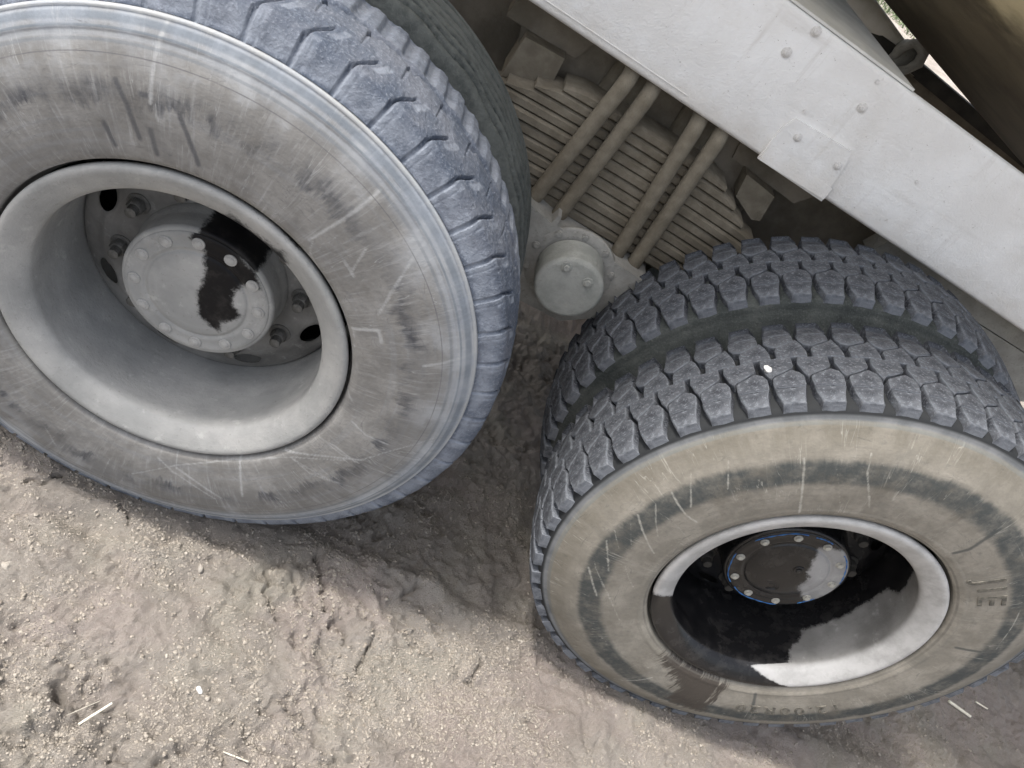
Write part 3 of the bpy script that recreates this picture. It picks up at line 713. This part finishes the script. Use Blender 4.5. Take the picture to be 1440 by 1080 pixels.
# ---- rear outer wheel with the worn tread (left in the photograph)
def smooth(x, a, b):
    t = np.clip((x-a)/(b-a), 0, 1); return t*t*(3-2*t)
def worn_tread(name, n, ny, rr, ry, YC=.157):
    th = np.arange(n)/n*2*math.pi
    prof = resample([(rr, ry), (rr+.010, ry+.004), (rr+.026, ry+.008), (.549, ry+.013), (.5565, ry+.021), (.5605, ry+.04), (.566, .10), (.5685, YC), (.566, 2*YC-.10), (.5605, 2*YC-ry-.04), (.5565, 2*YC-ry-.021), (.549, 2*YC-ry-.013), (rr+.026, 2*YC-ry-.008), (rr+.010, 2*YC-ry-.004), (rr, 2*YC-ry)], ny)
    T, R = np.meshgrid(th, prof[:, 0], indexing='ij'); _, Yy = np.meshgrid(th, prof[:, 1], indexing='ij')
    pit = 2*math.pi/50; E = np.zeros_like(T); d = np.zeros_like(T)
    def groove(c, w, y0, y1, depth, per=pit, soft=.006):
        s = ((T-c+per/2) % per - per/2)*.555
        return depth*(1-smooth(np.abs(s), w*.45, w*.75))*smooth(Yy, y0-soft, y0+.001)*(1-smooth(Yy, y1-.001, y1+soft))
    bend = .05 + .75*smooth(Yy, .040, .105)*pit*.55
    d = np.maximum(d, groove(bend, .0036, .046, .092, .0075, soft=.004))              # slanting cut across the shoulder
    d = np.maximum(d, groove(.05, .0060, .025, .048, .009, soft=.003))                # notch down the shoulder wall
    d = np.maximum(d, groove(.05+.026, .002, .025, .044, .002, soft=.003))
    d = np.maximum(d, .35*groove(bend + pit*.5, .003, .105, .135, .008))               # sipes
    d = np.maximum(d, groove(.07+.02*np.sin(Yy*80), .012, .138, .151, .010, soft=.004))
    wv = .157 + .0018*np.sin(T*50+1)
    d = np.maximum(d, .009*(1-smooth(np.abs(Yy-wv), .0035, .008)))                     # groove round the far rib
    far = smooth(Yy, .163, .175)*(1-smooth(Yy, .262, .275))
    d = np.maximum(d, far*.0075*(1-smooth(np.abs(((T*50/(2*math.pi)*1.6) % 1)-.5), .08, .34)))
    sc = (1-smooth(Yy, .030, .046))*smooth(Yy, .026, .032)
    d += sc*.006*(.5+.5*np.cos((T-.05)/pit*2*math.pi+math.pi))
    wear = fbm(T*9, Yy*18, 2.0, 3)*.0009 + fbm(T*40, Yy*70, 2.0, 3)*.0006
    R = R - d + wear*smooth(Yy, ry, ry+.02)
    E = np.clip(sc*.85 + .8*np.clip(.5*groove(bend+.028, .010, .072, .098, .02)/.01, 0, 1)*.9 + .4*far + np.clip(groove(.05+.02, .016, .028, .05, .01)/.01, 0, 1)*.4, 0, 1)
    V = np.stack([np.sin(T)*R, Yy, np.cos(T)*R], 2).reshape(-1, 3)
    me = grid_mesh(name, V, n, ny, True); set_attr(me, 'edge', E.ravel()); return me
def rib_tread(name, n, ny, rr, ry):
    th = np.arange(n)/n*2*math.pi
    prof = resample([(rr, ry), (.535, ry+.004), (.548, ry+.010), (.5575, .055), (.5625, .13), (.5575, 2*YC-.055), (.548, 2*YC-ry-.010), (.535, 2*YC-ry-.004), (rr, 2*YC-ry)], ny)
    T, R = np.meshgrid(th, prof[:, 0], indexing='ij'); _, Yy = np.meshgrid(th, prof[:, 1], indexing='ij'); d = np.zeros_like(T)
    for yc in (.048, .066, .086, .110, .140, .172, .205):
        tri = np.sin(T*26+yc*30)*.35
        d = np.maximum(d, .014*(1-smooth(np.abs(Yy-yc-.010*tri), .002, .0055)))
    R = R - d
    V = np.stack([np.sin(T)*R, Yy, np.cos(T)*R], 2).reshape(-1, 3)
    me = grid_mesh(name, V, n, ny, True); set_attr(me, 'edge', np.clip(.55 - d/.007, 0, 1).ravel()); return me
wl = empty('wheel', truck, (0, 0, 0)); wl['label'] = 'outer wheel with worn tread, grey scuffed sidewall and dust-covered rim'
RL, YL = .5120, .0262
mesh_obj('tyre', tyre_mesh('tyre', 960, 64, RL, YL, [(RL-.004, YL+.004)], L_SCR, L_DARK, None, [(.3045, .002, .002), (.486, .002, .0035), (.494, .0018, .0015), (.502, .0016, .0030), (.5095, .0026, .0055), (.459, .0012, .0010)]), M_SIDE_L, wl)
mesh_obj('tread', worn_tread('tread', 1800, 110, RL, YL), M_TREAD_L, wl)
rim_parts(wl, M_RIM_L, M_RIM_L, [(-2, .024), (5, .006), (17, .010), (25, .004), (28, .008), (27, .022), (31, .05), (22, .12), (-3, .12)], L_HUBWET, None, M_NUT, M_NUT_L, False)  # oil stain on the flange; its deep end paints the barrel shadow
wj = empty('wheel', truck, (0, .322, 0)); wj['label'] = 'inner wheel of the worn pair with wavy rib tread'
mj = tyre_mesh('tyre', 360, 40, RL, YL, [(RL-.004, YL+.004)])
mesh_obj('tyre', mj, M_TREAD_D, wj); set_attr(mj, 'edge', np.zeros(len(mj.vertices)))
mesh_obj('tread', rib_tread('tread', 900, 90, RL, YL), M_TREAD_D, wj)

far_pair(wj, 0, 'far side wheel in the dark below the frame')

# ---- axles
for x in (0, AX):
    ax = mesh_obj('axle_housing', lathe('axle_housing', [(.02, .20), (.11, .20), (.11, .5), (.085, .62), (.085, 1.8), (.11, 1.9), (.11, 2.2), (.02, 2.2)], 32), M_UNDER, truck, (x, 0, 0))

# ---- near frame rail
def zb(x): return .5924 - .0301*x
def zt(x): return .8514 - .0296*x
YR = .605
def rail_mesh(name, y0, sgn, x0, x1, fb, ft, depth=.075, th=.009):
    # channel section, open side away from the near face; rounded lower and upper corners
    sec = []
    for k in range(6):
        a = k/5*math.pi/2; sec.append((.010*(1-math.sin(a)), 0, .010*(1-math.cos(a))))       # (inset y, which, dz from bottom)
    V = []; F = []; xs = np.linspace(x0, x1, 60)
    for x in xs:
        b, t = fb(x), ft(x); ring = [(depth, b)]
        for k in range(6):
            a = k/5*math.pi/2; ring.append((.012*(1-math.sin(a)), b+.012*(1-math.cos(a))))
        for k in range(6):
            a = k/5*math.pi/2; ring.append((.012*(1-math.cos(a)), t-.012*(1-math.sin(a))))
        ring += [(depth, t), (depth, t-th), (th, t-th), (th, b+th), (depth, b+th)]
        V += [(x, y0+sgn*yy, z) for yy, z in ring]
    m = len(ring)
    for i in range(len(xs)-1):
        for k in range(m): F.append((i*m+k, i*m+(k+1) % m, (i+1)*m+(k+1) % m, (i+1)*m+k))
    F += [tuple(range(m)), tuple((len(xs)-1)*m+k for k in range(m))[::-1]]
    me = mk(name, V, F); bm = bmesh.new(); bm.from_mesh(me); bmesh.ops.recalc_face_normals(bm, faces=bm.faces); bm.to_mesh(me); bm.free()
    me.shade_smooth(); me.set_sharp_from_angle(angle=35*D2R); return me
rail = mesh_obj('frame_rail', rail_mesh('frame_rail', YR, 1, -1.3, 3.2, zb, zt, .019, .008), M_RAIL, truck)
rail['label'] = 'pale near frame rail with bolts'
# bolt heads on the web
rb = hex_bolt('rail_bolt', .012, .008, .017, .004, .007)
M_RBOLT = mat_plain('rusty_grey_bolt', (.60, .59, .57), (.74, .73, .72), .8, 90, .001, .3, (.25, .22, .2))
for x, z in [(.771, .757), (.968, .750), (.792, .814)]:
    o = mesh_obj('rail_bolt', rb, M_RBOLT, rail, (x, YR-.0005, z)); o.scale = (.62, .6, .62)
# dry drips and plug holes as small raised studs
sb = hex_bolt('rail_rivet', .004, .003, 0)
for x, z in [(.955, .803), (.929, .648), (.952, .642), (1.175, .691), (.878, .687)]:
    mesh_obj('rail_rivet', sb, M_RBOLT, rail, (x, YR-.0005, z))
mesh_obj('rail_fold_seam', tube('rail_fold_seam', [(x, YR-.0002, zb(x)+.020) for x in np.linspace(-.9, .66, 20)], .0016, 6), M_RAIL, rail)
# folded bracket clasped on the lower edge of the rail
brk = mesh_obj('rail_bracket', None or bpy.data.meshes.new('rail_bracket'), M_RAIL, rail)
bm = bmesh.new()
out = [(.863, .5625), (.861, .638), (.871, .668), (1.013, .673), (1.023, .650), (1.030, .608), (1.040, .557)]
a = [bm.verts.new((x, YR-.006, z)) for x, z in out]; b = [bm.verts.new((x, YR+.001, z)) for x, z in out]
bm.faces.new(a); bm.faces.new(b[::-1])
for i in range(len(out)):
    j = (i+1) % len(out); bm.faces.new([a[j], a[i], b[i], b[j]])
lip = [(.936, .578), (.94, .592), (1.078, .574), (1.080, .560)]
vs = bm_box(bm, .866, 1.038, YR-.010, YR-.0065, .5635, .595)
for v in vs:
    if v.co.z > .57: v.co.y = YR-.0075 if v.co.y < YR-.009 else v.co.y; v.co.z += .012*(1.04-v.co.x)*5-.004
me = bm_done(bm, 'rail_bracket', .002); brk.data = me; me.materials.append(M_RAIL)
for x, z in [(.901, .640), (1.011, .635)]: mesh_obj('rail_bolt', rb, M_RBOLT, rail, (x, YR-.006, z)).scale = (.55, .6, .55)
# deck plate across the frame ending in a straight edge
bm = bmesh.new()
lay = [(-1.2, YR+.006), (1.030, YR+.006), (1.012, 1.16), (1.010, 1.30), (-1.2, 1.30)]
t_ = [bm.verts.new((x, y, zt(x)+.006)) for x, y in lay]; u_ = [bm.verts.new((x, y, zt(x)+.001)) for x, y in lay]
bm.faces.new(t_); bm.faces.new(u_[::-1])
for i in range(5):
    j = (i+1) % 5; bm.faces.new([t_[j], t_[i], u_[i], u_[j]])
M_DECK = mat_plain('dusty_grey_deck', (.58, .58, .55), (.68, .68, .65), .85, 12, .001, .2)
mesh_obj('deck_plate', bm_done(bm, 'deck_plate'), M_DECK, truck)

# ---- far rail, its subframe bar, wedge and clamp
def fzt(x): return .780 - .033*x
fr = mesh_obj('frame_rail', rail_mesh('frame_rail', 1.68, -1, -1.3, 3.2, lambda x: fzt(x)-.28, fzt), M_UNDER, truck)
fr['label'] = 'far frame rail, dark inside the frame'
mesh_obj('lit_edge_strip', tube('lit_edge_strip', [(x, 1.606, fzt(x)+.002) for x in np.linspace(.9, 3.0, 12)], .0055, 8), M_FARSTEEL, fr)  # pale strip added as the lit edge of the flange
def bt(x): return .8715 - .0705*x
bm = bmesh.new()
for (x0, x1, lo0, lo1) in [(-1.0, 1.50, None, None), (1.5003, 2.6, .042, .034)]:
    vs = bm_box(bm, x0, x1, 1.60, 1.66, 0, 1)
    for v in vs:
        L0 = v.co.x < (x0+x1)/2
        top = bt(v.co.x) if x0 > 0 or not L0 else .80
        v.co.z = top if v.co.z > .5 else (fzt(v.co.x)-.002 if lo0 is None else top-(lo0 if L0 else lo1))
mesh_obj('subframe_bar', bm_done(bm, 'subframe_bar', .002), M_BLACK, truck)
wpts = []
for x in np.linspace(-.6, 1.50, 24):
    wpts.append((x, 1.625, bt(max(x, .9))))
mesh_obj('subframe_end_wedge', tube('subframe_end_wedge', [(x, 1.63, bt(x) if x > 1 else bt(1)+.0) for x, _, _ in wpts], [max(.004, min(.062, .062*(1.50-x)/.33)) for x, _, _ in wpts], 20), M_FARSTEEL, truck)
cl = [(1.40, 1.60, .735), (1.40, 1.585, .775), (1.41, 1.575, .800), (1.43, 1.57, .806), (1.455, 1.57, .795), (1.465, 1.57, .765), (1.45, 1.57, .735), (1.42, 1.57, .71), (1.40, 1.57, .695)]
mesh_obj('subframe_clamp', tube('subframe_clamp', cl, [.014]*3+[.017]*3+[.014]*3, 10), M_BRACKET, truck)
mesh_obj('subframe_clamp', lathe('subframe_clamp', [(.001, .0), (.034, .0), (.04, .006), (.04, .03), (.001, .034)], 20), M_BRACKET, truck, (1.425, 1.585, .762))

# ---- mixer drum overhead: a slowly tapering barrel on an axis that rises to the rear
dax0, dax1 = Vector((-1.9, 1.215, 2.68)), Vector((4.2, 1.215, 1.49))
ns = 40; dv = []; n = 96; axd = (dax1-dax0); ln = axd.length; axd.normalize(); e1 = Vector((0, 1, 0)); e2 = axd.cross(e1)
for i in range(ns+1):
    t = i/ns; rr = np.interp(t, [0, .03, .14, .24, .40, .62, .70, .80, .95, 1.0], [.52, .66, 1.06, 1.19, 1.20, 1.20, 1.19, 1.08, .70, .55])
    c = dax0 + axd*ln*t
    for k in range(n):
        a = 2*math.pi*k/n; dv.append(c + (e1*math.cos(a)+e2*math.sin(a))*rr)
V = np.array([tuple(v) for v in dv])
me = grid_mesh('mixer_drum', V.reshape(ns+1, n, 3).transpose(1, 0, 2).reshape(-1, 3), n, ns+1, True)
bm = bmesh.new(); bm.from_mesh(me)
bmesh.ops.holes_fill(bm, edges=[e for e in bm.edges if e.is_boundary], sides=0); bmesh.ops.recalc_face_normals(bm, faces=bm.faces); bm.to_mesh(me); bm.free(); me.shade_smooth()
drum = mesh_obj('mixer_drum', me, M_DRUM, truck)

# ---- leaf spring pack, U bolts and trunnion
sp = empty('leaf_spring', truck, (.655, 0, 0)); sp['label'] = 'stacked leaf spring clamped by four U bolts'
SY0, SY1 = .642, .722
NL = 11; lt = .0240; gap = .0004; zbase = .212
for i in range(NL):
    j = NL-1-i                                     # 0 is the top leaf
    half = [.207, .261, .316, .38, .44, .49, .53, .56, .59, .61, .625][j]
    half2 = [.216, .262, .305, .36, .42, .48, .53, .56, .59, .61, .625][j]
    z0 = zbase + i*(lt+gap); bm = bmesh.new(); N = 26; xs = np.linspace(-half, half2, N); rings = []
    dy = random.uniform(-.0045, .0035)
    for x in xs:
        zz = z0 - .030*(x/.6)**2 - .016*x; ta = 1 - .45*smooth(np.array(abs(x)), min(half, half2)-.05, max(half, half2)).item()
        rings.append([bm.verts.new((x, SY0+dy, zz+.005)), bm.verts.new((x, SY0+dy+.006, zz)), bm.verts.new((x, SY1, zz)), bm.verts.new((x, SY1, zz+lt*ta)), bm.verts.new((x, SY0+dy+.006, zz+lt*ta)), bm.verts.new((x, SY0+dy, zz+lt*ta-.005))])
    for p_, q_ in zip(rings, rings[1:]):
        for k in range(6): bm.faces.new((p_[k], p_[(k+1) % 6], q_[(k+1) % 6], q_[k]))
    bm.faces.new(rings[0]); bm.faces.new(rings[-1][::-1])
    mesh_obj('spring_leaf', bm_done(bm, 'spring_leaf', 0), M_SPRING, sp)
ub = [(.515, .095), (.585, .045), (.752, -.092), (.800, -.068)]      # foot, lean
ur = .0178; ztop = zbase + NL*(lt+gap)
ub_pts = [(0, SY0-.016, .150)] + [(0, SY0-.016, z) for z in np.linspace(.17, ztop+.055, 8)]
for k in range(1, 10):
    a = math.pi*k/9; cy = (SY0+SY1)/2; rr = (SY1-SY0)/2+.016; ub_pts.append((0, cy-rr*math.cos(a), ztop+.055+.05*math.sin(a)))
ub_pts += [(0, SY1+.016, .19)]
ubm = tube('u_bolt', ub_pts, ur, 12)
for k, (x, a) in enumerate(ub):
    o = mesh_obj('u_bolt', ubm, M_SPRING, sp, (x-.655-.216*a, 0, 0)); o.rotation_euler = (0, a, 0)
# saddle casting that carries the pack, and the trunnion hub with its round cap
tr = empty('trunnion', truck, (.664, 0, .122)); tr['label'] = 'trunnion saddle with round dusty end cap'
prism_y('saddle', [(-.175, .088), (-.172, .112), (-.094, .094), (-.090, .118), (-.082, .118), (-.08, .096), (.145, .080), (.175, .074), (.180, .02), (.13, -.07), (.06, -.125), (-.06, -.125), (-.13, -.07), (-.165, .0)], .575, .735, M_BRACKET, tr, .005)
mesh_obj('hub_flange', lathe('hub_flange', [(.03, .585), (.108, .585), (.107, .577), (.104, .5745), (.098, .5735), (.094, .5715), (.086, .5705), (.02, .570)], 72, True), M_BRACKET, tr, (.002, 0, .012))
fb = hex_bolt('flange_bolt', .0065, .005, .009)
for k in range(10):
    a = 2*math.pi*k/10+.5; mesh_obj('flange_bolt', fb, M_BRACKET, tr, (math.sin(a)*.099+.002, .5735, math.cos(a)*.094+.012))
cm = lathe('end_cap', resample([(.079, .565), (.0788, .54), (.0785, .505), (.0775, .490), (.073, .4855), (.06, .484), (.02, .4835), (.0005, .4835)], 40), 72, True, True)
mesh_obj('end_cap', cm, M_CAP, tr, (.002, 0, .018))
cb = hex_bolt('cap_plug', .0075, .008, .012)
for x, z in [(.026, .040), (-.034, .048)]: mesh_obj('cap_plug', cb, M_CAP, tr, (x+.002, .4838, z+.018))
# brackets that hang from the rail behind the spring, bump stops, added plates that fill bright gaps
prism_y('hanger_bracket', [(.30, .552), (1.02, .532), (.94, .30), (.84, .02), (.48, .02), (.38, .30)], .742, .80, M_UNDER, truck, .006)
def stop(name, pts, y0, y1, mat): return prism_y(name, pts, y0, y1, mat, truck, .004)
stop('bump_stop', [(.325, .402), (.332, .498), (.424, .502), (.428, .440), (.418, .425)], .69, .80, M_SPRING)
stop('bump_stop', [(.918, .440), (.905, .495), (.992, .484), (1.004, .42), (.985, .412)], .69, .80, M_SPRING)
stop('stop_bracket', [(.28, .50), (.29, .56), (.47, .556), (.45, .50)], .735, .82, M_UNDER)
stop('stop_bracket', [(.87, .495), (.86, .540), (1.10, .534), (1.06, .48)], .735, .82, M_UNDER)
stop('side_panel', [(1.30, .47), (1.32, .525), (2.3, .495), (2.3, .455)], .742, .80, M_BRACKET)
stop('side_panel', [(1.36, .30), (1.33, .466), (2.25, .450), (1.96, .335), (1.86, .30)], .748, .80, M_BRACKET)
mesh_obj('cross_member', lathe('cross_member', [(.01, .80), (.09, .80), (.09, 1.6), (.01, 1.6)], 24), M_UNDER, truck, (.664, 0, .12))

prism_y('inner_fill_plate', [(-.9, .58), (.52, .55), (.46, .30), (-.9, .30)], .84, .86, M_UNDER, truck, .002)
prism_y('inner_fill_plate', [(.86, .545), (1.7, .515), (1.7, .22), (.90, .22)], .84, .86, M_UNDER, truck, .002)  # plate added to darken a bright gap below the frame

# ------------------------------------------------------------------ small things lying about
def on_ground(x, y): return float(ground_h(np.array([x]), np.array([y]))[0])
def straw(name, a, b, r, mat, label, cat, lift=.004, bend=.0):
    pts = []
    for t in np.linspace(0, 1, 9):
        x = a[0]+(b[0]-a[0])*t; y = a[1]+(b[1]-a[1])*t
        pts.append([x, y, 0])
    za, zb_ = on_ground(*a)+lift, on_ground(*b)+lift
    top = max(on_ground(p[0], p[1]) - (za+(zb_-za)*i/8) for i, p in enumerate(pts)); 
    for i, p in enumerate(pts): p[2] = za+(zb_-za)*i/8 + max(0, top)*.6 + lift*.5 + bend*math.sin(math.pi*i/8)
    o = mesh_obj(name, tube(name, pts, [r*(1-.3*abs(i/8-.4)) for i in range(9)], 8), mat)
    o['label'] = label; o['category'] = cat; return o
straw('straw_stalk', (.142, -.424), (.176, -.372), .0026, M_STRAW, 'short pale straw stalk lying on bare soil ahead of the worn wheel', 'straw')
M_TWIG = mat_plain('grey_twig', (.40, .37, .31), (.55, .52, .45), .85, 120, .0008, .2)
straw('twig', (.392, -.392), (.440, -.401), .0018, M_TWIG, 'thin grey twig on the soil at the bottom edge of the photo', 'twig')
straw('twig', (.118, -.418), (.156, -.372), .0009, M_TWIG, 'hair-thin brown twig lying beside the pale straw stalk', 'twig')
straw('straw_stalk', (2.585, .475), (2.675, .452), .0055, M_STRAW, 'thick pale broken stalk near the foot of the lugged wheel', 'straw', .008)
straw('straw_stalk', (2.72, .516), (2.765, .505), .0028, M_STRAW, 'small thin stalk right of the thick broken stalk', 'straw', .006)
pebble('paper_scrap', (.309, -.302), .0065, M_STONE, 'small bright white scrap on the pinkish soil', 'scrap', None, (1.2, .7, .35), 5)
pebble('stone', (-.104, -.20), .010, M_PEB, 'roundish earth-coloured stone near the left edge below the grey wheel', 'stone', None, (1, .8, .55), 8)
pebble('stone', (.215, -.062), .009, M_PEB, 'dark angular stone in front of the grey wheel', 'stone', None, (1, .7, .7), 9)
pebble('stone', (1.86, -.02), .011, M_PEB, 'tan stone on the soil in front of the lugged wheel', 'stone', None, (1, .8, .6), 10)
# white pebble caught on the tread of the lugged wheel
st = pebble('stone', (0, 0), .0085, M_STONE, 'small white stone caught between lugs on top of the muddy-walled tyre', 'stone', None, (1.2, .8, .7), 12, z=0)
ang = -44.2*D2R
st.location = (AX+math.sin(ang)*.562, .116, GZ+math.cos(ang)*.564)

# grass beyond the truck
def grass(name, n, x0, x1, y0, y1, seed):
    g = np.random.default_rng(seed); x = g.uniform(x0, x1, n*2); y = g.uniform(y0, y1, n*2)
    k = fbm(x, y, .35, 3) > .25; x = x[k][:n]; y = y[k][:n]; n = len(x)
    a = g.uniform(0, 6.28, n); h = g.uniform(.10, .38, n); w = g.uniform(.006, .014, n); lean = g.normal(0, .12, (n, 2))
    z = np.zeros(n)-.02
    P = np.stack([np.stack([x-np.cos(a)*w, y-np.sin(a)*w, z], 1), np.stack([x+np.cos(a)*w, y+np.sin(a)*w, z], 1), np.stack([x+lean[:, 0]*.5, y+lean[:, 1]*.5, z+h*.6], 1), np.stack([x+lean[:, 0], y+lean[:, 1], z+h], 1)], 1).reshape(-1, 3)
    f = (np.array([(0, 1, 2), (2, 1, 3)])[None]+(np.arange(n)*4)[:, None, None]).reshape(-1, 3)
    me = bpy.data.meshes.new(name); me.vertices.add(len(P)); me.vertices.foreach_set('co', P.astype(np.float32).ravel())
    me.loops.add(f.size); me.loops.foreach_set('vertex_index', f.astype(np.int32).ravel()); me.polygons.add(len(f)); me.polygons.foreach_set('loop_start', np.arange(0, f.size, 3, dtype=np.int32))
    me.update(calc_edges=True)
    o = mesh_obj(name, me, mat_plain('grass_blade', (.10, .14, .07), (.19, .23, .13), .7, 1.5, .0005, .3)); o['kind'] = 'stuff'; return o
grass('grass', 16000, 3.5, 18, 8, 26, 4)
for o in bpy.data.objects:
    if o.parent is None and o.get('category'):
        g_ = {'straw': 'straw stalks on the soil', 'twig': 'twigs on the soil', 'stone': 'loose stones'}.get(o['category'])
        if g_: o['group'] = g_
